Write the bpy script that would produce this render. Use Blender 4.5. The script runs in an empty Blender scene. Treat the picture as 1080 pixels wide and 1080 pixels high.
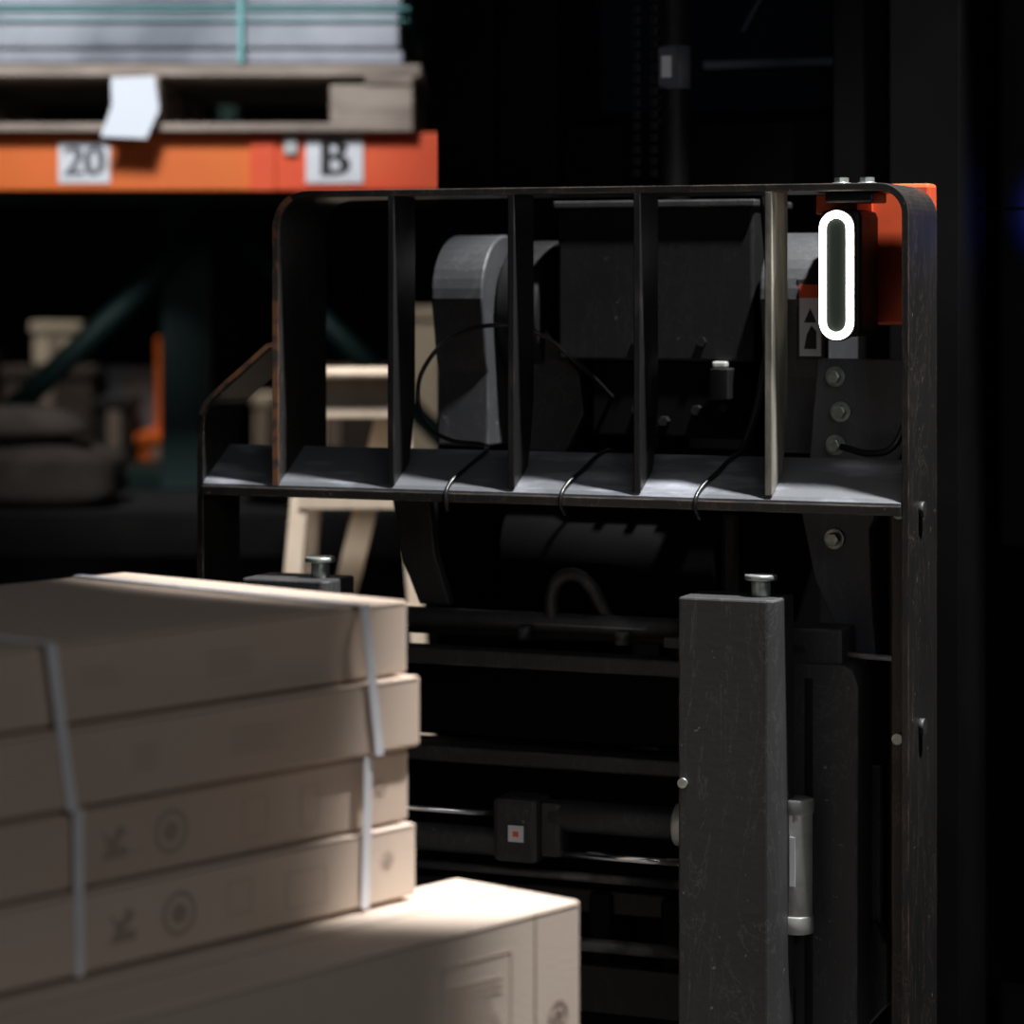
import bpy, math, random
from mathutils import Vector, Matrix
random.seed(4)
scene=bpy.context.scene
try:
    scene.view_settings.view_transform='Standard'
except Exception: pass

# ------------------------------------------------------------ materials
def mat(name, col, col2=None, rough=.5, metal=0.0, scale=6, lo=.45, hi=.7, bump=0.0, bscale=60, emit=None, es=0, stretch=None, alpha=None, spec=.5, detail=6):
    m=bpy.data.materials.new(name); m.use_nodes=True
    nt=m.node_tree; b=nt.nodes['Principled BSDF']
    b.inputs['Base Color'].default_value=(*col,1)
    b.inputs['Roughness'].default_value=rough
    b.inputs['Metallic'].default_value=metal
    b.inputs['Specular IOR Level'].default_value=spec
    tc=nt.nodes.new('ShaderNodeTexCoord'); mp=nt.nodes.new('ShaderNodeMapping')
    nt.links.new(tc.outputs['Object'],mp.inputs['Vector'])
    if stretch: mp.inputs['Scale'].default_value=stretch
    if col2 is not None:
        n=nt.nodes.new('ShaderNodeTexNoise'); n.inputs['Scale'].default_value=scale; n.inputs['Detail'].default_value=detail
        nt.links.new(mp.outputs['Vector'],n.inputs['Vector'])
        r=nt.nodes.new('ShaderNodeValToRGB'); r.color_ramp.elements[0].position=lo; r.color_ramp.elements[1].position=hi
        r.color_ramp.elements[0].color=(*col,1); r.color_ramp.elements[1].color=(*col2,1)
        nt.links.new(n.outputs['Fac'],r.inputs['Fac']); nt.links.new(r.outputs['Color'],b.inputs['Base Color'])
        rr=nt.nodes.new('ShaderNodeMapRange'); rr.inputs['To Min'].default_value=rough-.08; rr.inputs['To Max'].default_value=min(1,rough+.12)
        nt.links.new(n.outputs['Fac'],rr.inputs['Value']); nt.links.new(rr.outputs['Result'],b.inputs['Roughness'])
    if bump>0:
        n2=nt.nodes.new('ShaderNodeTexNoise'); n2.inputs['Scale'].default_value=bscale; n2.inputs['Detail'].default_value=4
        nt.links.new(tc.outputs['Object'],n2.inputs['Vector'])
        bp=nt.nodes.new('ShaderNodeBump'); bp.inputs['Strength'].default_value=bump; bp.inputs['Distance'].default_value=.002
        nt.links.new(n2.outputs['Fac'],bp.inputs['Height']); nt.links.new(bp.outputs['Normal'],b.inputs['Normal'])
    if emit:
        b.inputs['Emission Color'].default_value=(*emit,1); b.inputs['Emission Strength'].default_value=es
    return m
def scratched(name,base,mid,scr,rough=.45,metal=.1,sc=3.0,edge=.6,spec=.5):
    """painted steel: soft tonal drift, thin scratches, chips and edges rubbed pale"""
    m=mat(name,base,mid,rough,metal,sc,.3,.75,.15,90,spec=spec)
    nt=m.node_tree; b=nt.nodes['Principled BSDF']
    prev=b.inputs['Base Color'].links[0].from_socket
    tc=[n for n in nt.nodes if n.type=='TEX_COORD'][0]
    for k,st in enumerate(((2,2,.5),(1,1,1))):
        mp=nt.nodes.new('ShaderNodeMapping'); mp.inputs['Scale'].default_value=st; mp.inputs['Rotation'].default_value=(.3*k,.5,.2)
        nt.links.new(tc.outputs['Object'],mp.inputs['Vector'])
        n=nt.nodes.new('ShaderNodeTexNoise'); n.inputs['Scale'].default_value=55 if k else 5; n.inputs['Detail'].default_value=10 if k==0 else 3; n.inputs['Roughness'].default_value=.7
        if k==0: n.inputs['Distortion'].default_value=1.5
        nt.links.new(mp.outputs['Vector'],n.inputs['Vector'])
        r=nt.nodes.new('ShaderNodeValToRGB')
        if k==0:
            e=r.color_ramp.elements; e[0].position=.497; e[0].color=(0,0,0,1); e[1].position=.5; e[1].color=(.6,.6,.6,1)
            e2=r.color_ramp.elements.new(.503); e2.color=(0,0,0,1)
        else:
            e=r.color_ramp.elements; e[0].position=.69; e[0].color=(0,0,0,1); e[1].position=.73; e[1].color=(.9,.9,.9,1)
        nt.links.new(n.outputs['Fac'],r.inputs['Fac'])
        mx=nt.nodes.new('ShaderNodeMix'); mx.data_type='RGBA'
        nt.links.new(r.outputs['Color'],mx.inputs['Factor']); nt.links.new(prev,mx.inputs['A']); mx.inputs['B'].default_value=(*scr,1)
        prev=mx.outputs['Result']
    if edge>0:
        bv=nt.nodes.new('ShaderNodeBevel'); bv.samples=4; bv.inputs['Radius'].default_value=.005
        ge=nt.nodes.new('ShaderNodeNewGeometry'); dt=nt.nodes.new('ShaderNodeVectorMath'); dt.operation='DOT_PRODUCT'
        nt.links.new(bv.outputs['Normal'],dt.inputs[0]); nt.links.new(ge.outputs['True Normal'],dt.inputs[1])
        mr=nt.nodes.new('ShaderNodeMapRange'); mr.inputs['From Min'].default_value=.985; mr.inputs['From Max'].default_value=.88; mr.inputs['To Min'].default_value=0; mr.inputs['To Max'].default_value=edge
        nt.links.new(dt.outputs['Value'],mr.inputs['Value'])
        nn=nt.nodes.new('ShaderNodeTexNoise'); nn.inputs['Scale'].default_value=18; nn.inputs['Detail'].default_value=6
        nt.links.new(tc.outputs['Object'],nn.inputs['Vector'])
        m2=nt.nodes.new('ShaderNodeMapRange'); m2.inputs['From Min'].default_value=.42; m2.inputs['From Max'].default_value=.6
        nt.links.new(nn.outputs['Fac'],m2.inputs['Value'])
        mu=nt.nodes.new('ShaderNodeMath'); mu.operation='MULTIPLY'
        nt.links.new(mr.outputs['Result'],mu.inputs[0]); nt.links.new(m2.outputs['Result'],mu.inputs[1])
        mx=nt.nodes.new('ShaderNodeMix'); mx.data_type='RGBA'
        nt.links.new(mu.outputs['Value'],mx.inputs['Factor']); nt.links.new(prev,mx.inputs['A']); mx.inputs['B'].default_value=(*scr,1)
        prev=mx.outputs['Result']
    nt.links.new(prev,b.inputs['Base Color'])
    return m
M={}
M['black']=scratched('black_painted_steel',(.006,.006,.007),(.009,.009,.010),(.045,.045,.047),.5,0,spec=.25)
M['deep']=mat('mast_black_steel',(.0016,.0016,.002),(.003,.003,.0034),.65,0,4,.4,.7,spec=.08)
M['char']=scratched('charcoal_steel',(.019,.020,.022),(.030,.031,.033),(.14,.14,.14),.5,.1)
M['block']=scratched('clamp_block_paint',(.036,.037,.040),(.052,.053,.056),(.24,.24,.23),.55,.1)
M['grey']=scratched('scuffed_grey_steel',(.08,.084,.094),(.13,.135,.15),(.3,.3,.31),.5,.15)
M['cheek']=scratched('scuffed_dark_grey_steel',(.034,.036,.040),(.056,.058,.064),(.2,.2,.21),.5,.1)
M['sheet']=mat('worn_plate_steel',(.12,.128,.142),(.36,.38,.44),.5,.2,4.5,.50,.66,.3,stretch=(1,3,3),detail=8)
M['frame']=scratched('frame_black_worn',(.015,.0145,.015),(.026,.025,.024),(.26,.18,.14),.38,.1)
M['bar']=mat('bar_worn_black',(.012,.012,.013),(.055,.052,.048),.4,.1,12,.55,.75,.2,stretch=(3,3,.6))
M['worn']=mat('worn_bare_bar',(.12,.115,.10),(.38,.36,.31),.45,.2,12,.4,.7,.2,stretch=(3,3,.5))
M['rust']=mat('rust_edge',(.26,.115,.06),(.06,.05,.045),.6,0,30,.45,.58)
M['chrome']=mat('chrome_rod',(.8,.81,.83),None,.2,1)
M['silver']=mat('zinc_cylinder',(.56,.57,.55),(.25,.26,.25),.38,.4,14,.45,.65,.2)
M['bolt']=mat('plated_bolt',(.5,.55,.52),(.3,.35,.32),.35,.7,60)
M['rubber']=mat('rubber_hose',(.012,.012,.013),None,.3)
M['orange']=mat('orange_red_lamp_mount',(.82,.12,.035),(.70,.085,.03),.45,0,8)
M['lampring']=mat('lamp_ring_light',(1,1,.95),None,.4,emit=(1,.95,.82),es=9)
M['lens']=mat('lamp_dark_lens',(.05,.065,.058),(.035,.048,.043),.4,0,12)
M['white']=mat('white_label',(.72,.74,.78),(.62,.63,.66),.6,0,9)
M['ink']=mat('label_ink',(.012,.012,.015),None,.6)
M['inkgrey']=mat('label_ink_faded',(.09,.095,.12),None,.6)
M['beam']=mat('rack_orange_paint',(.78,.16,.018),(.68,.13,.016),.5,0,3,.4,.7)
M['beam2']=mat('rack_red_orange_paint',(.76,.075,.018),(.80,.12,.025),.5,0,3,.4,.7)
M['green']=mat('rack_dark_green',(.02,.06,.055),(.012,.035,.032),.5,0,5)
M['pwood']=mat('pallet_wood',(.38,.31,.26),(.20,.16,.135),.8,0,5,.35,.7,.4,stretch=(1,6,6))
M['lwood']=mat('pale_ladder_wood',(.70,.60,.49),(.60,.50,.39),.65,0,7,.35,.7,.2,stretch=(4,4,1))
M['wrap']=mat('shrink_wrapped_goods',(.16,.175,.205),(.40,.42,.47),.35,0,3,.38,.65,.3,30)
M['teal']=mat('teal_strapping',(.16,.42,.42),None,.45)
M['paper']=mat('paper_tag',(.66,.70,.76),None,.7)
M['dark']=mat('dark_goods',(.016,.015,.015),(.034,.03,.027),.8,0,7)
M['brown']=mat('brown_sack',(.045,.034,.027),(.08,.062,.048),.85,0,9,bump=.5)
M['cream']=mat('cream_goods',(.6,.52,.4),(.5,.42,.32),.8,0,5)
M['strap']=mat('white_strapping_band',(.84,.86,.92),(.78,.80,.86),.45,0,30)
M['print']=mat('carton_print',(.40,.315,.255),None,.85)
M['printl']=mat('carton_print_faint',(.49,.395,.32),None,.85)
M['tape']=mat('carton_seam',(.27,.21,.17),None,.85)
M['glass']=mat('cab_glass',(.012,.016,.03),None,.12,0,spec=.8)
M['cabtrim']=mat('cab_trim',(.22,.25,.31),None,.4)
M['tyre']=mat('tyre_rubber',(.004,.004,.004),None,.9,spec=.1)
M['blue']=mat('blue_indicator_lens',(.05,.1,.8),None,.3,emit=(.1,.2,1),es=3)
def cardboard(name,a,b):
    return mat(name,a,b,.8,0,2.2,.3,.75,.25,180,detail=8)
M['card']=cardboard('cardboard_beige',(.62,.495,.405),(.55,.435,.35))
M['card2']=cardboard('cardboard_beige_light',(.68,.565,.475),(.62,.505,.415))

# ------------------------------------------------------------ geometry helpers
def empty(name,loc=(0,0,0),rz=0):
    e=bpy.data.objects.new(name,None); scene.collection.objects.link(e)
    e.location=loc; e.rotation_euler=(0,0,rz); e.empty_display_size=.1
    return e
def mk(name,verts,faces,m,parent=None,bevel=0,smooth=False,seg=2):
    me=bpy.data.meshes.new(name); me.from_pydata([tuple(v) for v in verts],[],faces)
    import bmesh
    bm=bmesh.new(); bm.from_mesh(me); bmesh.ops.recalc_face_normals(bm,faces=bm.faces); bm.to_mesh(me); bm.free()
    if smooth:
        for p in me.polygons: p.use_smooth=True
    me.materials.append(m if not isinstance(m,str) else M[m])
    o=bpy.data.objects.new(name,me); scene.collection.objects.link(o)
    if parent: o.parent=parent
    if bevel>0:
        bv=o.modifiers.new('bevel','BEVEL'); bv.width=bevel; bv.segments=seg; bv.limit_method='ANGLE'; bv.angle_limit=math.radians(40)
    return o
def box(name,parent,m,x,y,z,bevel=.003):
    vs=[(a,b,c) for a in x for b in y for c in z]
    fs=[(0,1,3,2),(4,6,7,5),(0,4,5,1),(2,3,7,6),(0,2,6,4),(1,5,7,3)]
    return mk(name,vs,fs,m,parent,bevel)
def prism(name,parent,m,pts,axis,a0,a1,bevel=.003):
    """extrude 2-D outline. axis 'y': pts are (x,z); axis 'x': pts are (y,z); axis 'z': pts (x,y)"""
    def f(p,a):
        return (p[0],a,p[1]) if axis=='y' else ((a,p[0],p[1]) if axis=='x' else (p[0],p[1],a))
    n=len(pts); vs=[f(p,a0) for p in pts]+[f(p,a1) for p in pts]
    fs=[tuple(range(n)),tuple(range(2*n-1,n-1,-1))]+[(i,(i+1)%n,n+(i+1)%n,n+i) for i in range(n)]
    return mk(name,vs,fs,m,parent,bevel)
def band(name,parent,m,path,t,y0,y1,bevel=.0015):
    """flat bar bent along an (x,z) path, thickness t to the right hand side, width y0..y1"""
    n=len(path); off=[]
    for i,p in enumerate(path):
        a=Vector(path[max(i-1,0)]); b=Vector(path[min(i+1,n-1)]); d=(b-a).normalized()
        off.append((p[0]+d.y*t,p[1]-d.x*t))
    vs=[]
    for p,q in zip(path,off): vs+= [(p[0],y0,p[1]),(q[0],y0,q[1]),(q[0],y1,q[1]),(p[0],y1,p[1])]
    fs=[(0,1,2,3),((n-1)*4,(n-1)*4+3,(n-1)*4+2,(n-1)*4+1)]
    for i in range(n-1):
        for k in range(4):
            fs.append((i*4+k,i*4+(k+1)%4,(i+1)*4+(k+1)%4,(i+1)*4+k))
    return mk(name,vs,fs,m,parent,bevel)
def cyl(name,parent,m,p0,p1,r,r2=None,n=28,bevel=0):
    p0=Vector(p0);p1=Vector(p1); r2=r if r2 is None else r2
    d=(p1-p0).normalized(); up=Vector((0,0,1)) if abs(d.z)<.9 else Vector((1,0,0))
    a=d.cross(up).normalized(); b=d.cross(a)
    vs=[];
    for P,R in ((p0,r),(p1,r2)):
        for i in range(n):
            t=2*math.pi*i/n; vs.append(P+a*math.cos(t)*R+b*math.sin(t)*R)
    fs=[tuple(range(n)),tuple(range(2*n-1,n-1,-1))]+[(i,(i+1)%n,n+(i+1)%n,n+i) for i in range(n)]
    o=mk(name,vs,fs,m,parent,bevel)
    if n>8:
        for p in o.data.polygons:
            if len(p.vertices)==4: p.use_smooth=True
    return o
def tube(name,parent,m,pts,r,cyclic=False,smooth=True):
    cu=bpy.data.curves.new(name,'CURVE'); cu.dimensions='3D'; cu.bevel_depth=r; cu.bevel_resolution=4; cu.resolution_u=10; cu.use_fill_caps=True
    sp=cu.splines.new('BEZIER' if smooth else 'POLY')
    if smooth:
        sp.bezier_points.add(len(pts)-1)
        for b,p in zip(sp.bezier_points,pts): b.co=p; b.handle_left_type=b.handle_right_type='AUTO'
    else:
        sp.points.add(len(pts)-1)
        for b,p in zip(sp.points,pts): b.co=(*p,1)
    sp.use_cyclic_u=cyclic
    cu.materials.append(M[m]); o=bpy.data.objects.new(name,cu); scene.collection.objects.link(o)
    if parent:o.parent=parent
    return o
def text(name,parent,m,s,loc,size,rot=(math.pi/2,0,0),bold=0.0):
    for k in (-1,0,1):
        cu=bpy.data.curves.new(name,'FONT'); cu.body=s; cu.size=size; cu.align_x='CENTER'; cu.align_y='CENTER'; cu.extrude=.0006
        cu.materials.append(M[m]); o=bpy.data.objects.new(name,cu); scene.collection.objects.link(o)
        o.location=(loc[0]+k*bold,loc[1]-.0003*k,loc[2]+k*bold*.3); o.rotation_euler=rot
        if parent:o.parent=parent
def arc(cx,cz,r,a0,a1,n=10):
    return [(cx+r*math.cos(math.radians(a0+(a1-a0)*i/n)),cz+r*math.sin(math.radians(a0+(a1-a0)*i/n))) for i in range(n+1)]

# ------------------------------------------------------------ room
def room():
    fm=mat('concrete_floor',(.05,.05,.052),(.08,.078,.075),.6,0,2,.35,.7,.2)
    wm=mat('dark_wall_paint',(.02,.022,.025),(.03,.03,.032),.8,0,1.5)
    box('floor',None,fm,(-7,7),(-1.5,14),(-.1,0),0)
    box('wall_back',None,wm,(-7,7),(14,14.2),(0,7),0)
    box('wall_left',None,wm,(-7.2,-7),(-1.5,14),(0,7),0)
    box('wall_right',None,wm,(7,7.2),(-1.5,14),(0,7),0)
    box('ceiling',None,wm,(-7,7),(-1.5,14),(7,7.15),0)
room()

# ------------------------------------------------------------ forklift
FL=empty('forklift',(0.158,4.7,0),math.radians(-22))
def fbox(n,m,x,y,z,b=.003): return box(n,FL,m,x,y,z,b)
# --- load backrest: rounded frame of bent flat bar
L,R,T=-.62,.512,1.763
FD=.19
path=[(L,1.25)]+arc(L+.065,T-.065,.065,180,90)+arc(R-.05,T-.05,.05,90,0)+[(R,1.30),(R,.36)]
band('backrest_frame',FL,'frame',path,.012,0,FD)
band('backrest_frame_front_edge',FL,'rust',[(L-.0005,1.25)]+arc(L+.065,T-.065,.0655,180,120),.011,-.0012,.004,0)
# outer left shoulder
path=[(-.770,.36),(-.770,1.345)]+[(-.766,1.372),(-.757,1.392),(-.742,1.408)]+[(-.632,1.497),(-.618,1.50)]
band('backrest_shoulder',FL,'frame',path,.013,0,.14)
band('shoulder_front_edge',FL,'rust',path[2:],.009,-.0012,.004,0)
# second ply on right post
fbox('backrest_post_inner_ply','frame',(R-.034,R-.012),(.02,.14),(.36,1.25))
# upright bars, tapered at the foot
for i,(u,mm) in enumerate(((-.401,'bar'),(-.179,'bar'),(.046,'bar'),(.272,'worn'))):
    prof=[(.0,1.256),(.0,1.30),(.0,1.752),(.09,1.752),(.09,1.40),(.075,1.33),(.062,1.285)]
    prism('backrest_bar_%d'%(i+1),FL,mm,prof,'x',u,u+.013,.002)
# sloped lower plate
prof=[(0,1.238),(0,1.250),(.005,1.256),(.100,1.314),(.108,1.312),(.108,1.300),(.012,1.238)]
prism('backrest_lower_plate',FL,'sheet',prof,'x',-.758,R-.013,.0015)
fbox('backrest_plate_lip','frame',(-.758,R-.012),(-.006,.004),(1.230,1.246),.002)
# bolts on top
for i,u in enumerate((.385,.428)):
    cyl('top_bolt_head_%d'%i,FL,'bolt',(u,.06,T),(u,.06,T+.011),.012,n=6)
    cyl('top_bolt_washer_%d'%i,FL,'bolt',(u,.06,T),(u,.06,T+.003),.015)
fbox('lamp_bracket','bar',(.365,.445),(.03,.12),(T-.03,T-.013))
# post bolts
for i,z in enumerate((1.236,.885)):
    cyl('post_bolt_%d'%i,FL,'char',(R+.0,.075,z),(R+.008,.075,z),.013,n=16)
for i,(u,z) in enumerate(((R-.02,1.233),(R-.022,.872))):
    cyl('post_front_bolt_%d'%i,FL,'bolt',(u,.02,z),(u,.010,z),.009,n=16)
# --- warning lamp (oval ring) with its orange mount
fbox('lamp_mount_plate','orange',(.318,.498),(.20,.25),(1.532,1.768),.006)
fbox('lamp_mount_arm','orange',(.33,.40),(.10,.205),(1.715,1.748),.003)
fbox('lamp_housing','black',(.350,.420),(.045,.17),(1.515,1.722),.012)
cx,cz,hw,hh=.383,1.615,.0225,.0985
st=[(cx+hw*math.cos(t),cz+(hh-hw)+hw*math.sin(t)) for t in [math.pi*i/14 for i in range(15)]]+[(cx+hw*math.cos(t),cz-(hh-hw)+hw*math.sin(t)) for t in [math.pi+math.pi*i/14 for i in range(15)]]
tube('lamp_ring',FL,'lampring',[(p[0],.036,p[1]) for p in st],.0066,True,False)
prism('lamp_lens',FL,'lens',[(cx+(p[0]-cx)*.98,cz+(p[1]-cz)*.99) for p in st],'y',.034,.046,0)
prism('lamp_bezel',FL,'black',[(cx+(p[0]-cx)*1.35,cz+(p[1]-cz)*1.09) for p in st],'y',.038,.05,.002)
# --- hoses
tube('hose_loop',FL,'rubber',[(-.10,.30,1.40),(-.125,.2,1.46),(-.195,.17,1.517),(-.257,.15,1.529),(-.339,.15,1.509),(-.395,.15,1.458),(-.41,.15,1.407),(-.383,.14,1.35),(-.34,.13,1.328),(-.275,.118,1.322),(-.255,.095,1.3165),(-.272,.05,1.2885),(-.288,.004,1.258),(-.289,-.008,1.240),(-.288,.0,1.215)],.004)
for i,u in enumerate((-.078,.158)):
    tube('plate_hose_%d'%i,FL,'rubber',[(u+.055,.2,1.28),(u+.05,.135,1.305),(u+.042,.108,1.3175),(u+.036,.095,1.3155),(u+.018,.05,1.2885),(u,.004,1.258),(u-.002,-.008,1.240),(u,.01,1.215)],.004)
tube('side_hose',FL,'rubber',[(.36,.15,1.33),(.42,.12,1.322),(.46,.10,1.335),(.49,.09,1.39)],.006)
tube('side_hose_b',FL,'rubber',[(.21,.2,1.75),(.22,.2,1.55),(.20,.2,1.40),(.17,.2,1.31)],.007)
# --- rear rounded cheek plates
def cheek(n,u0,u1):
    top=[(.36+.12*math.cos(t),1.575+.115*math.sin(t)) for t in [math.pi*(1-i/20) for i in range(21)]]
    prof=[(.27,1.31),(.27,1.44),(.262,1.47)]+top+[(.50,1.50),(.50,1.31)]
    o=prism(n,FL,'cheek',prof,'x',u0,u1,.004)
    return o
cheek('cheek_plate_left',-.425,-.325)
cheek('cheek_plate_right',.19,.295)
cyl('sheave_left',FL,'black',(-.322,.42,1.55),(-.24,.42,1.55),.13,n=40,bevel=.006)
fbox('sheave_cover_left','char',(-.325,-.225),(.36,.5),(1.30,1.53),.02)
prism('cheek_web_left',FL,'char',[(-.30,1.30),(-.20,1.30),(-.165,1.37),(-.175,1.44),(-.24,1.52),(-.30,1.52)],'y',.33,.36)
# --- central housing
fbox('valve_housing','black',(-.20,.165),(.29,.5),(1.465,1.74),.006)
fbox('valve_housing_rim','char',(-.205,.17),(.28,.51),(1.735,1.748),.003)
fbox('valve_block','deep',(-.14,.14),(.3,.45),(1.33,1.465),.006)
for i,(u,z) in enumerate(((-.05,1.50),(.07,1.50),(-.05,1.38),(.0,1.36),(.06,1.38),(.11,1.385))):
    cyl('valve_bolt_%d'%i,FL,'black',(u,.285,z),(u,.30,z),.009,n=6)
fbox('valve_fitting','silver',(.095,.12),(.27,.29),(1.455,1.466))
fbox('valve_fitting_b','black',(.10,.135),(.24,.30),(1.40,1.455))
# sticker
fbox('warning_sticker','white',(.262,.300),(.2385,.2425),(1.478,1.60),0)
fbox('warning_sticker_back','char',(.255,.305),(.2425,.27),(1.47,1.61),.002)
fbox('warning_sticker_head','orange',(.262,.300),(.2375,.2390),(1.577,1.60),0)
prism('warning_sticker_mark',FL,'ink',[(.27,1.49),(.292,1.49),(.292,1.52),(.283,1.53),(.275,1.515)],'y',.2375,.239,0)
prism('warning_sticker_mark_b',FL,'ink',[(.27,1.535),(.292,1.535),(.281,1.56)],'y',.2375,.239,0)
# --- bolted side plate
prism('side_plate',FL,'grey',[(.305,1.475),(.455,1.475),(.455,1.33),(.42,1.25),(.395,1.19),(.40,1.06),(.407,.975),(.36,.975),(.30,1.10),(.275,1.22),(.29,1.30)],'y',.20,.225)
for i,(u,z) in enumerate(((.337,1.445),(.346,1.386),(.337,1.33),(.335,1.172))):
    cyl('side_plate_washer_%d'%i,FL,'bolt',(u,.200,z),(u,.194,z),.017)
    cyl('side_plate_bolt_%d'%i,FL,'bolt',(u,.194,z),(u,.178,z),.012,n=6,bevel=.0015)
prism('side_plate_left',FL,'char',[(-.50,1.30),(-.42,1.30),(-.40,1.12),(-.37,1.03),(-.43,1.03),(-.46,1.10)],'y',.20,.225)
cyl('tilt_drum',FL,'deep',(-.32,.40,1.11),(.09,.40,1.11),.10,n=40,bevel=.006)
fbox('drum_cover','deep',(-.33,.25),(.42,.52),(.95,1.30))
fbox('drum_bracket','black',(.10,.135),(.30,.45),(1.00,1.20),.01)
# --- clamp arms front blocks
for n,a,b in (('right',.141,.293),('left',-.655,-.503)):
    prism('clamp_block_'+n,FL,'block',[(a,-.05),(b,-.05),(b+.012,-.038),(b+.012,.06),(a,.06)],'z',.30,1.092,.004)
    pu=b-.03
    cyl('clamp_pin_'+n,FL,'bolt',(pu,.01,1.09),(pu,.01,1.122),.016,bevel=.001)
    cyl('clamp_pin_head_'+n,FL,'bolt',(pu,.01,1.118),(pu,.01,1.128),.027,bevel=.003)
cyl('clamp_block_screw',FL,'bolt',(.150,-.05,.79),(.150,-.056,.79),.008)
# carriage rails
cyl('carriage_top_tube',FL,'char',(-.75,.165,1.012),(.30,.165,1.012),.018)
fbox('carriage_top_rail','black',(-.76,.28),(.18,.24),(.98,1.020),.005)
fbox('carriage_rail_shelf','char',(-.76,.28),(.10,.16),(.938,.966),.004)
fbox('carriage_rail_cap','char',(.06,.31),(.11,.17),(.985,1.005),.003)
fbox('carriage_back_plate','deep',(-.76,.3),(.2,.24),(.80,.95),.004)
fbox('carriage_mid_rail','char',(-.76,.3),(.14,.2),(.762,.79),.004)
fbox('carriage_low_back','deep',(-.76,.3),(.25,.3),(.25,.78),.004)
fbox('carriage_low_rail','black',(-.76,.3),(.14,.2),(.52,.56),.004)
fbox('carriage_bottom_rail','black',(-.76,.3),(.10,.2),(.36,.44),.004)
for i,u in enumerate((-.45,-.2,-.02)):
    cyl('carriage_stub_%d'%i,FL,'char',(u,.13,.985),(u,.13,1.008),.012)
# lifting eye
tube('lifting_eye',FL,'char',[(-.160+.0,.16,1.02),(-.160,.16,1.06),(-.148,.16,1.088),(-.118,.16,1.098),(-.090,.16,1.08),(-.075,.17,1.05),(-.062,.18,1.02)],.012)
# end block + column at the right
fbox('guide_block','block',(.262,.372),(.11,.2),(.968,1.031),.006)
prism('guide_column',FL,'block',[(.280,.30),(.400,.30),(.402,.94),(.392,.968),(.375,.974),(.280,.974)],'y',.10,.2,.004)
fbox('guide_column_groove','black',(.312,.325),(.097,.11),(.32,.95),.002)
cyl('release_cylinder',FL,'silver',(.312,.05,.755),(.312,.05,.545),.026,bevel=.005)
cyl('release_cylinder_cap',FL,'silver',(.312,.05,.760),(.312,.05,.735),.028,bevel=.003)
cyl('release_cylinder_foot',FL,'silver',(.312,.05,.57),(.312,.05,.540),.028,bevel=.003)
fbox('release_cylinder_label','white',(.308,.317),(.022,.026),(.62,.70),0)
fbox('grey_strip','grey',(.378,.415),(.19,.21),(.48,.795))
prism('latch',FL,'char',[(.395,.36),(.43,.40),(.43,.50),(.41,.54),(.395,.52)],'y',.18,.22)
cyl('latch_rod',FL,'silver',(.36,.15,.985),(.50,.12,.985),.005)
# rods
cyl('chrome_rod_upper',FL,'chrome',(-.76,.1,.686),(-.235,.1,.686),.0055)
cyl('chrome_rod_lower',FL,'chrome',(-.14,.1,.627),(.13,.1,.627),.007)
cyl('cylinder_tube_upper',FL,'char',(-.14,.11,.690),(.10,.11,.690),.027,bevel=.003)
cyl('cylinder_tube_lower',FL,'char',(-.76,.11,.636),(-.235,.11,.636),.024,bevel=.003)
fbox('rod_clamp','char',(-.235,-.15),(.065,.14),(.61,.722),.012)
fbox('rod_clamp_ear','char',(-.165,-.115),(.085,.13),(.62,.715),.01)
fbox('rod_clamp_label','white',(-.203,-.175),(.0625,.066),(.648,.676),0)
fbox('rod_clamp_label_mark','orange',(-.194,-.184),(.0615,.063),(.657,.666),0)
cyl('rod_flange',FL,'silver',(.085,.11,.690),(.11,.11,.690),.036,bevel=.003)
cyl('rod_flange_low',FL,'silver',(.125,.10,.60),(.14,.10,.60),.03)
for i,(z,r) in enumerate(((.47,.012),(.585,.008))):
    cyl('lower_pipe_%d'%i,FL,'char',(-.76,.12,z),(.14,.12,z),r)
for i,u in enumerate((-.30,-.08,.05)):
    fbox('carriage_rib_%d'%i,'deep',(u,u+.04),(.12,.26),(.36,.56),.01)
# --- mast
for n,a,b in (('left',-.535,-.42),('right',.345,.475)):
    prism('mast_outer_'+n,FL,'deep',[(a,.52),(b,.52),(b,.55),(a+.03,.55),(a+.03,.70),(b,.70),(b,.73),(a,.73)] if n=='left' else [(a,.52),(b,.52),(b,.73),(a,.73),(a,.70),(b-.03,.70),(b-.03,.55),(a,.55)],'z',.08,3.4,.004)
for n,a,b in (('left',-.425,-.31),('right',.23,.35)):
    fbox('mast_inner_'+n,'deep',(a,b),(.56,.69),(.1,3.3),.004)
fbox('mast_crossbar_mid','deep',(-.5,.46),(.62,.70),(1.78,1.9))
fbox('mast_crossbar_low','deep',(-.5,.46),(.56,.70),(.35,.6))
fbox('mast_crossbar_top','deep',(-.53,.47),(.56,.70),(3.25,3.4))
fbox('mast_shield','deep',(-.44,.36),(.70,.72),(.3,1.85))
cyl('lift_cylinder',FL,'black',(-.085,.6,.4),(-.085,.6,3.0),.03)
cyl('lift_cylinder_label',FL,'inkgrey',(-.085,.6,1.965),(-.085,.6,2.045),.0305)
fbox('lift_cylinder_tag','inkgrey',(-.105,-.07),(.567,.571),(1.97,2.04),0)
fbox('lift_cylinder_tag_print','white',(-.099,-.080),(.565,.568),(1.985,2.025),0)
for k in (-.165,-.13):
    z=1.80
    for i in range(34):
        fbox('chain_link','black',(k,k+.016),(.585,.60),(z+i*.022,z+i*.022+.017),.003)
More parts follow.
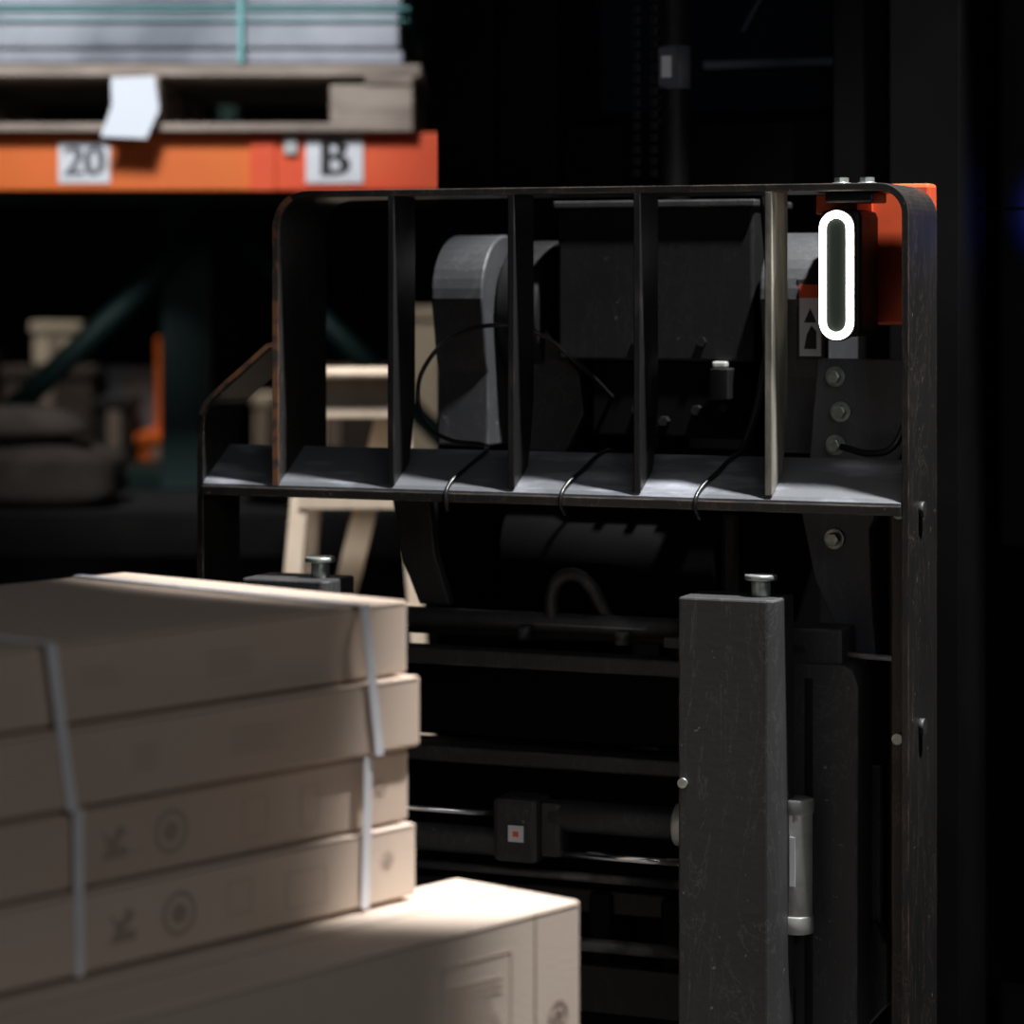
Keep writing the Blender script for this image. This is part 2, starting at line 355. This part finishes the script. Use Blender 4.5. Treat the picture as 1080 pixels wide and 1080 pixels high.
# --- chassis & cab (mostly hidden behind the mast)
fbox('chassis','deep',(-.55,.60),(.85,2.9),(.25,1.15),.04)
fbox('counterweight','deep',(-.55,.60),(2.4,3.0),(.25,1.3),.08)
fbox('dashboard','deep',(-.45,.5),(1.0,1.25),(1.1,1.95),.03)
for n,a in (('fl',-.50),('fr',.62),):
    fbox('cab_pillar_'+n,'deep',(a-.04,a+.05),(1.15,1.25),(1.1,2.6),.01)
fbox('cab_roof','deep',(-.55,.66),(1.1,2.4),(2.55,2.65),.02)
for n,a in (('rl',-.50),('rr',.58)):
    fbox('cab_pillar_'+n,'deep',(a,a+.07),(2.2,2.3),(1.1,2.6),.01)
fbox('cab_window','glass',(-.46,.58),(1.18,1.19),(1.95,2.55),0)
fbox('cab_window_sill','cabtrim',(-.215,.36),(1.165,1.185),(2.045,2.062),.003)
fbox('cab_window_post','cabtrim',(.185,.20),(1.165,1.185),(1.95,2.5),.003)
fbox('right_guard_panel','black',(.47,1.1),(.85,.9),(.2,3.0),.01)
fbox('blue_indicator_body','deep',(.60,.64),(.66,.70),(1.70,1.76),.005)
fbox('blue_indicator_stalk','deep',(.475,.61),(.665,.685),(1.735,1.74),.002)
cyl('blue_indicator_lens',FL,'blue',(.62,.70,1.73),(.62,.708,1.73),.018)
prism('wiper',FL,'cabtrim',[(-.13,2.12),(-.125,2.12),(-.085,2.19),(-.09,2.19)],'y',1.16,1.17,0)
for n,u,v in (('fl',-.58,1.25),('fr',.46,1.25),('rl',-.55,2.5),('rr',.43,2.5)):
    cyl('wheel_'+n,FL,'tyre',(u,v,.28),(u+.18,v,.28),.28,n=40,bevel=.03)
    cyl('hub_'+n,FL,'black',(u-.005,v,.28),(u+.185,v,.28),.13,n=24)

# ------------------------------------------------------------ carton stacks
th=math.radians(41)
D1=Vector((math.sin(th),math.cos(th),0)); D2=Vector((-math.cos(th),math.sin(th),0)); N=-D2
RZ=math.atan2(D1.y,D1.x)
Rc=Vector((-.1375,3.73,0))
def carton(dx,dy,z0,z1,length=.92,width=.56,m='card',prints=(),seams=True,flap=False):
    o=empty('cardboard_box',Rc+D1*dx-N*0+D2*dy+Vector((0,0,z0)),RZ)
    h=z1-z0
    b=box('carton_body',o,m,(-length,0),(0,width),(0.001,h-.0015),.0045)
    if seams:
        box('carton_lid_seam',o,'tape',(-length+.006,-.006),(-.0006,.002),(h*.985-.004,h*.985-.0025),0)
    if flap:
        box('carton_flap_seam',o,'tape',(-.092,-.0905),(-.0008,.003),(.004,h-.004),0)
        box('carton_top_seam',o,'tape',(-length+.01,-.01),(width*.5-.001,width*.5+.001),(h-.0025,h-.0009),0)
    for k,p in enumerate(prints):
        kind,x,z,s=p[:4]
        if kind=='ring':
            n=28; vs=[];fs=[]
            for i in range(n):
                t=2*math.pi*i/n
                vs+=[(x+s*math.cos(t),-.0007,z+s*math.sin(t)),(x+s*.8*math.cos(t),-.0007,z+s*.8*math.sin(t))]
            for i in range(n):
                j=(i+1)%n; fs.append((2*i,2*j,2*j+1,2*i+1))
            mk('carton_print_ring',vs,fs,p[4],o)
            prism('carton_print_core',o,p[4],[(x+s*.5*math.cos(a),z+s*.5*math.sin(a)) for a in [i*math.pi/3 for i in range(6)]],'y',-.0008,.0005,0)
        elif kind=='text':
            for r in range(int(p[4])):
                w=s*(.7+.3*random.random())
                box('carton_print_line',o,'printl',(x,x+w),(-.0007,.0005),(z-r*.009,z-r*.009+.003),0)
        elif kind=='tri':
            prism('carton_print_mark',o,'print',[(x,z),(x+s,z),(x+s,z+.3*s),(x+.55*s,z+.35*s),(x+s,z+.75*s),(x+.7*s,z+s),(x+.4*s,z+.55*s),(x,z+s*.9),(x+.25*s,z+.4*s)],'y',-.0008,.0005,0)
        elif kind=='rect':
            w,hh=s,p[4]; t=.0014
            for a in ((x,x+w,z,z+t),(x,x+w,z+hh,z+hh+t),(x,x+t,z,z+hh),(x+w,x+w+t,z,z+hh)):
                box('carton_print_frame',o,'printl',(a[0],a[1]),(-.0007,.0005),(a[2],a[3]),0)
    return o
c1=carton(0,0,1.087,1.185,m='card',prints=(('text',-.36,.06,.10,4),('text',-.56,.06,.07,3)))
c2=carton(.012,-.012,.990,1.0855,m='card',prints=(('text',-.34,.06,.10,4),('text',-.50,.06,.05,4)))
c3=carton(.002,0,.893,.9885,m='card',prints=(('ring',-.42,.047,.027,'print'),('tri',-.53,.028,.04),('text',-.5,.03,.04,1),('ring',-.055,.05,.011,'print'),('rect',-.30,.02,.04,.05),('rect',-.2,.02,.03,.05)))
c4=carton(.008,-.008,.794,.8915,m='card2',prints=(('ring',-.42,.047,.027,'print'),('tri',-.53,.028,.04),('ring',-.055,.055,.011,'print'),('rect',-.24,.02,.07,.045),('rect',-.34,.03,.04,.04)))
c5=carton(.149,-.172,.545,.790,width=.22,m='card2',prints=(('text',-.26,.17,.11,8),('rect',-.27,.08,.13,.12),('ring',-.045,.10,.020,'print'),('ring',-.045,.10,.013,'print')),flap=True)
c6=carton(.03,.05,.545,.790,width=.56,m='card')
c7=carton(.149,-.172,.345,.543,width=.22,m='card')
c8=carton(.03,.05,.345,.543,width=.56,m='card')
c9=carton(.149,-.172,.145,.343,width=.22,m='card2')
c10=carton(.03,.05,.145,.343,width=.56,m='card2')
box('carton_white_label',c5,'white',(-.20,-.10),(-.001,.0005),(.03,.085),0)
def strap(x_top,x_bot,z0,z1,dy,width=.56,w=.015):
    o=empty('strapping_band',Rc+D2*dy,RZ)
    e=.0035
    vs=[(x_top-w/2,-e,z1),(x_top+w/2,-e,z1),(x_bot+w/2,-e,z0),(x_bot-w/2,-e,z0)]
    vs2=[(v[0],v[1]+.0015,v[2]) for v in vs]
    mk('band_front',vs+vs2,[(0,1,2,3),(4,7,6,5),(0,4,5,1),(1,5,6,2),(2,6,7,3),(3,7,4,0)],'strap',o)
    box('band_top',o,'strap',(x_top-w/2,x_top+w/2),(-e,width+e),(z1-.001,z1+.0008),0)
    box('band_back',o,'strap',(x_top-w/2,x_top+w/2),(width+e-.0015,width+e),(z0,z1),0)
    return o
strap(-.098,-.070,.989,1.1865,-.013)
strap(-.086,-.092,.794,.9885,-.008)
strap(-.617,-.585,.989,1.1865,-.013)
strap(-.572,-.570,.794,.9885,-.008)
P=empty('wooden_pallet',Rc+D1*.16+D2*-.18,RZ)
for i in range(7):
    y=i*.115; box('deck_board_%d'%i,P,'pwood',(-1.05,0),(y,y+.09),(.12,.143),.002)
for x in (-1.05,-.575,-.1):
    for y in (0,.345,.69): box('block',P,'pwood',(x,x+.1),(y,y+.09),(.022,.12),.002)
for y in (0,.345,.69): box('base_board',P,'pwood',(-1.05,0),(y,y+.09),(0,.022),.002)

# ------------------------------------------------------------ pallet rack
RK=empty('pallet_rack')
box('beam_left',RK,'beam',(-3.2,-.66),(7.2,7.25),(1.838,1.984),.006)
box('beam_right',RK,'beam2',(-.66,-.05),(7.197,7.25),(1.838,1.986),.006)
box('beam_connector',RK,'beam2',(-.665,-.60),(7.188,7.2),(1.838,1.986),.003)
box('beam_clip',RK,'silver',(-.58,-.545),(7.18,7.2),(1.93,1.99),.003)
box('beam_rear',RK,'green',(-3.2,-.05),(8.25,8.3),(1.838,1.984),.006)
for i,x in enumerate((-.13,-3.2)):
    box('front_upright_%d'%i,RK,'green',(x,x+.08),(7.26,7.33),(0,3.6),.004)
    box('rear_upright_%d'%i,RK,'green',(x,x+.08),(8.3,8.37),(0,3.6),.004)
box('rear_upright_mid',RK,'green',(-1.03,-.89),(8.3,8.38),(0,3.6),.004)
box('low_beam',RK,'dark',(-3.2,-.05),(7.25,7.30),(.90,1.0),.006)
box('low_beam_rear',RK,'dark',(-3.2,-.05),(8.25,8.30),(.90,1.0),.006)
box('low_deck',RK,'dark',(-3.2,-.05),(7.26,8.3),(.985,1.0),0)
cyl('brace_a',RK,'green',(-1.75,8.2,.95),(-.85,8.2,1.80),.035)
cyl('brace_b',RK,'green',(-.85,8.2,1.80),(-.10,8.2,1.05),.03)
box('label_20',RK,'white',(-1.154,-1.023),(7.194,7.2),(1.858,1.962),0)
text('label_20_text',RK,'inkgrey','20',(-1.088,7.193,1.910),.105,bold=.004)
box('label_b',RK,'white',(-.524,-.379),(7.188,7.197),(1.858,1.979),0)
text('label_b_text',RK,'ink','B',(-.452,7.187,1.918),.135,bold=.006)
# upper pallet and wrapped load
P2=empty('wooden_pallet')
x0,x1=-1.50,-.25
for y in (7.14,7.62,8.12): box('base_board',P2,'pwood',(x0,x1),(y,y+.12),(1.987,2.008),.003)
for x in (x0,-1.01,x1-.21):
    for y in (7.14,7.62,8.12): box('block',P2,'pwood',(x,x+(.21 if x>-.6 else .12)),(y,y+.12),(2.008,2.105),.004)
for i in range(6):
    y=7.13+i*.2; box('deck_board_%d'%i,P2,'pwood',(x0,x1+.02),(y,y+.15),(2.125,2.155),.003)
for x in (x0,-1.01,x1-.12): box('stringer',P2,'pwood',(x,x+.12),(7.13,8.26),(2.105,2.125),.002)
W=empty('shrink_wrapped_load')
zz=2.157
for i,hh_ in enumerate((.04,.11,.10,.1,.1)):
    j=random.uniform(-.006,.006)
    box('wrapped_board_%d'%i,W,'wrap',(-1.49,-.28+j),(7.15+j,8.2),(zz,zz+hh_-.004),.008); zz+=hh_
box('band_h',W,'teal',(-1.5,-.26),(7.13,8.21),(2.293,2.299),.001)
box('band_h2',W,'teal',(-1.5,-.26),(7.13,8.21),(2.265,2.268),.001)
for x in (-1.35,-.69): box('band_v',W,'teal',(x,x+.013),(7.12,7.129),(2.157,2.60),.001)
PT=mk('paper_tag',[(-1.01,7.12,2.12),(-.90,7.12,2.125),(-.885,7.10,2.04),(-.915,7.08,1.965),(-1.03,7.08,1.97),(-1.005,7.10,2.05)],[(0,1,2,5),(5,2,3,4)],'paper')
PT.modifiers.new('s','SOLIDIFY').thickness=.001
P3=empty('wooden_pallet')
for y in (7.16,8.1): box('base_board',P3,'pwood',(-2.9,-1.65),(y,y+.1),(1.987,2.008),.003)
for x in (-2.9,-1.75): 
    for y in (7.16,8.1): box('block',P3,'pwood',(x,x+.1),(y,y+.1),(2.008,2.105),.003)
box('deck',P3,'pwood',(-2.9,-1.65),(7.16,8.2),(2.105,2.13),.003)

# lower shelf goods
def sack(name,x,y,z,sx,sy,sz,m,seed=0):
    import bmesh
    bm=bmesh.new(); bmesh.ops.create_uvsphere(bm,u_segments=24,v_segments=14,radius=1)
    rnd=random.Random(seed)
    ph=[rnd.uniform(0,6) for _ in range(4)]
    for v in bm.verts:
        p=v.co; k=1+.06*math.sin(5*p.x+ph[0])+.06*math.sin(6*p.y+ph[1])+.04*math.sin(7*p.z+ph[2])
        q=[math.copysign(abs(c)**.6,c)*k for c in p]
        v.co=Vector((q[0]*sx,q[1]*sy,max(q[2],-.98)*sz))
    me=bpy.data.meshes.new(name); bm.to_mesh(me); bm.free()
    for p in me.polygons: p.use_smooth=True
    me.materials.append(M[m]); o=bpy.data.objects.new(name,me); scene.collection.objects.link(o); o.location=(x,y,z+sz*.98)
    return o
sack('sack',-1.32,7.7,1.001,.28,.2,.085,'brown',1)
sack('sack',-1.78,7.7,1.001,.2,.2,.10,'brown',2)
sack('sack',-1.40,7.7,1.168,.24,.18,.05,'brown',3)
sack('sack',-.55,7.8,1.001,.2,.2,.07,'dark',4)
for i,(a,b,h) in enumerate(((-1.5,-1.05,.72),(-1.0,-.45,.6))):
    o=empty('storage_crate'); box('crate_body',o,'dark',(a,b),(7.4,8.2),(.02,h),.01)
    for k in range(3): box('crate_rib_%d'%k,o,'dark',(a-.01,b+.01),(7.39,8.21),(.1+k*.18,.13+k*.18),.004)
    for xx in (a,b-.06): box('crate_foot',o,'dark',(xx,xx+.06),(7.4,8.2),(0,.02),0)

# rear rack with lit goods
R2=empty('pallet_rack')
for x in (-3.0,-1.14,.6):
    box('upright',R2,'green',(x,x+.07),(10.0,10.07),(0,3.5),.004)
    box('upright_rear',R2,'green',(x,x+.07),(11.0,11.07),(0,3.5),.004)
for z in (.85,1.95):
    box('beam_front',R2,'green',(-3.0,.67),(9.95,10.0),(z,z+.1),.004)
    box('beam_back',R2,'green',(-3.0,.67),(11.0,11.05),(z,z+.1),.004)
    box('deck',R2,'dark',(-3.0,.67),(9.98,11.03),(z+.1,z+.115),0)
def crate(name,m,x,y,z):
    o=empty(name); box('body',o,m,x,y,z,.01); box('lid',o,m,(x[0]-.01,x[1]+.01),(y[0]-.01,y[1]+.01),(z[1]-.03,z[1]+.006),.005)
    box('side_tape',o,'tape',((x[0]+x[1])/2-.02,(x[0]+x[1])/2+.02),(y[0]-.0115,y[0]),(z[0]+.01,z[1]-.04),0)
    return o
crate('storage_carton','brown',(-1.82,-1.50),(10.1,10.5),(.966,1.30))
crate('storage_carton','cream',(-1.72,-1.56),(10.15,10.45),(1.31,1.46))
crate('storage_carton','dark',(-1.48,-1.36),(10.1,10.3),(.966,1.19))
crate('storage_carton','wrap',(-1.48,-1.30),(10.35,10.6),(.966,1.29))
crate('storage_carton','beam',(-1.335,-1.20),(10.1,10.3),(.966,1.06))
ST=empty('marker_post')
box('post',ST,'beam',(-1.285,-1.255),(10.2,10.23),(1.08,1.41),.003)
box('post_foot',ST,'beam',(-1.31,-1.23),(10.17,10.26),(1.0665,1.08),.003)
crate('storage_carton','cream',(-.92,-.86),(10.1,10.4),(.966,1.20))
crate('storage_carton','cream',(-.38,-.1),(10.1,10.4),(.966,1.51))
crate('storage_carton','brown',(-.82,-.45),(10.1,10.4),(.966,1.30))
crate('storage_carton','brown',(-2.3,-1.88),(10.1,10.5),(.966,1.35))

# wooden stepladder
SL=empty('wooden_stepladder')
def plank(n,p,q,w,t,m='lwood'):
    p=Vector(p);q=Vector(q); d=(q-p); L_=d.length; d.normalize()
    side=Vector((1,0,0)); side=(side-d*side.dot(d)).normalized(); nn=d.cross(side)
    vs=[P_+side*a*w/2+nn*b*t/2 for P_ in (p,q) for a in (-1,1) for b in (-1,1)]
    return mk(n,vs,[(0,1,3,2),(4,6,7,5),(0,4,5,1),(2,3,7,6),(0,2,6,4),(1,5,7,3)],m,SL,.003)
plank('front_leg_a',(-.56,6.15,.0),(-.450,6.35,1.41),.040,.05)
plank('front_leg_b',(-.14,6.15,.0),(-.255,6.35,1.41),.036,.05)
plank('rear_leg_a',(-.55,6.85,.0),(-.43,6.40,1.37),.034,.04)
plank('rear_leg_b',(-.60,6.62,.0),(-.275,6.39,1.33),.055,.03)
box('top_board',SL,'lwood',(-.468,-.24),(6.27,6.47),(1.39,1.412),.008)
box('upper_apron',SL,'lwood',(-.450,-.255),(6.305,6.325),(1.30,1.39),.004)
for z in (.25,.55,.85,1.10):
    w=(1.42-z)*.08; yy=6.15+z*.141
    box('step_%d'%int(z*100),SL,'lwood',(-.45-w,-.255+w),(yy-.03,yy+.06),(z,z+.035),.003)
    
# ------------------------------------------------------------ lights
w=bpy.data.worlds.new('World'); scene.world=w; w.use_nodes=True
w.node_tree.nodes['Background'].inputs[0].default_value=(.45,.52,.65,1)
w.node_tree.nodes['Background'].inputs[1].default_value=.015
def spot(name,loc,tgt,power,angle,blend,size,col=(1,1,1)):
    l=bpy.data.lights.new(name,'SPOT'); l.energy=power; l.spot_size=math.radians(angle); l.spot_blend=blend; l.shadow_soft_size=size; l.color=col
    o=bpy.data.objects.new(name,l); scene.collection.objects.link(o); o.location=loc
    o.rotation_euler=(Vector(tgt)-Vector(loc)).to_track_quat('-Z','Y').to_euler(); return o
def area(name,loc,tgt,power,sx,sy,col=(1,1,1)):
    l=bpy.data.lights.new(name,'AREA'); l.energy=power; l.shape='RECTANGLE'; l.size=sx; l.size_y=sy; l.color=col
    o=bpy.data.objects.new(name,l); scene.collection.objects.link(o); o.location=loc
    o.rotation_euler=(Vector(tgt)-Vector(loc)).to_track_quat('-Z','Y').to_euler(); return o
spot('high_bay_key',(1.35,4.0,5.0),(.25,4.5,1.2),2000,26.5,.18,.07,(1,.985,.97))
spot('rack_spot',(-1.1,4.8,3.6),(-.85,7.2,2.2),400,34,.5,.3,(.95,.97,1))
spot('rear_rack_spot',(-1.4,8.9,4.2),(-1.2,10.2,1.2),280,60,.6,.3,(1,.93,.85))
spot('ladder_spot',(-.75,5.0,4.3),(-.38,6.3,1.1),900,15,.5,.2,(1,.95,.9))
area('front_fill',(1.6,-.3,3.0),(-.2,4.2,1.0),19,1.6,1.0,(1,.975,.95))  # added fill behind the camera, lifts carton fronts more than their tops
area('ceiling_panel',(-1.5,1.0,5.0),(0,4.4,1.0),8,2.5,1.2,(.85,.92,1))
pl=spot('blue_indicator_light',(0,0,0),(0,1,0),12,95,.9,.02,(.06,.10,1))
pl.parent=FL; pl.location=(.62,.712,1.73)

# ------------------------------------------------------------ camera
cam=bpy.data.cameras.new('camera'); co=bpy.data.objects.new('camera',cam); scene.collection.objects.link(co)
co.location=(0,0,1.6); co.rotation_euler=(math.pi/2,0,0)
cam.sensor_width=36; cam.lens=36*2983/1080; cam.shift_y=-240/1080
cam.dof.use_dof=True; cam.dof.focus_distance=4.55; cam.dof.aperture_fstop=2.2
cam.clip_start=.05; cam.clip_end=60
scene.camera=co
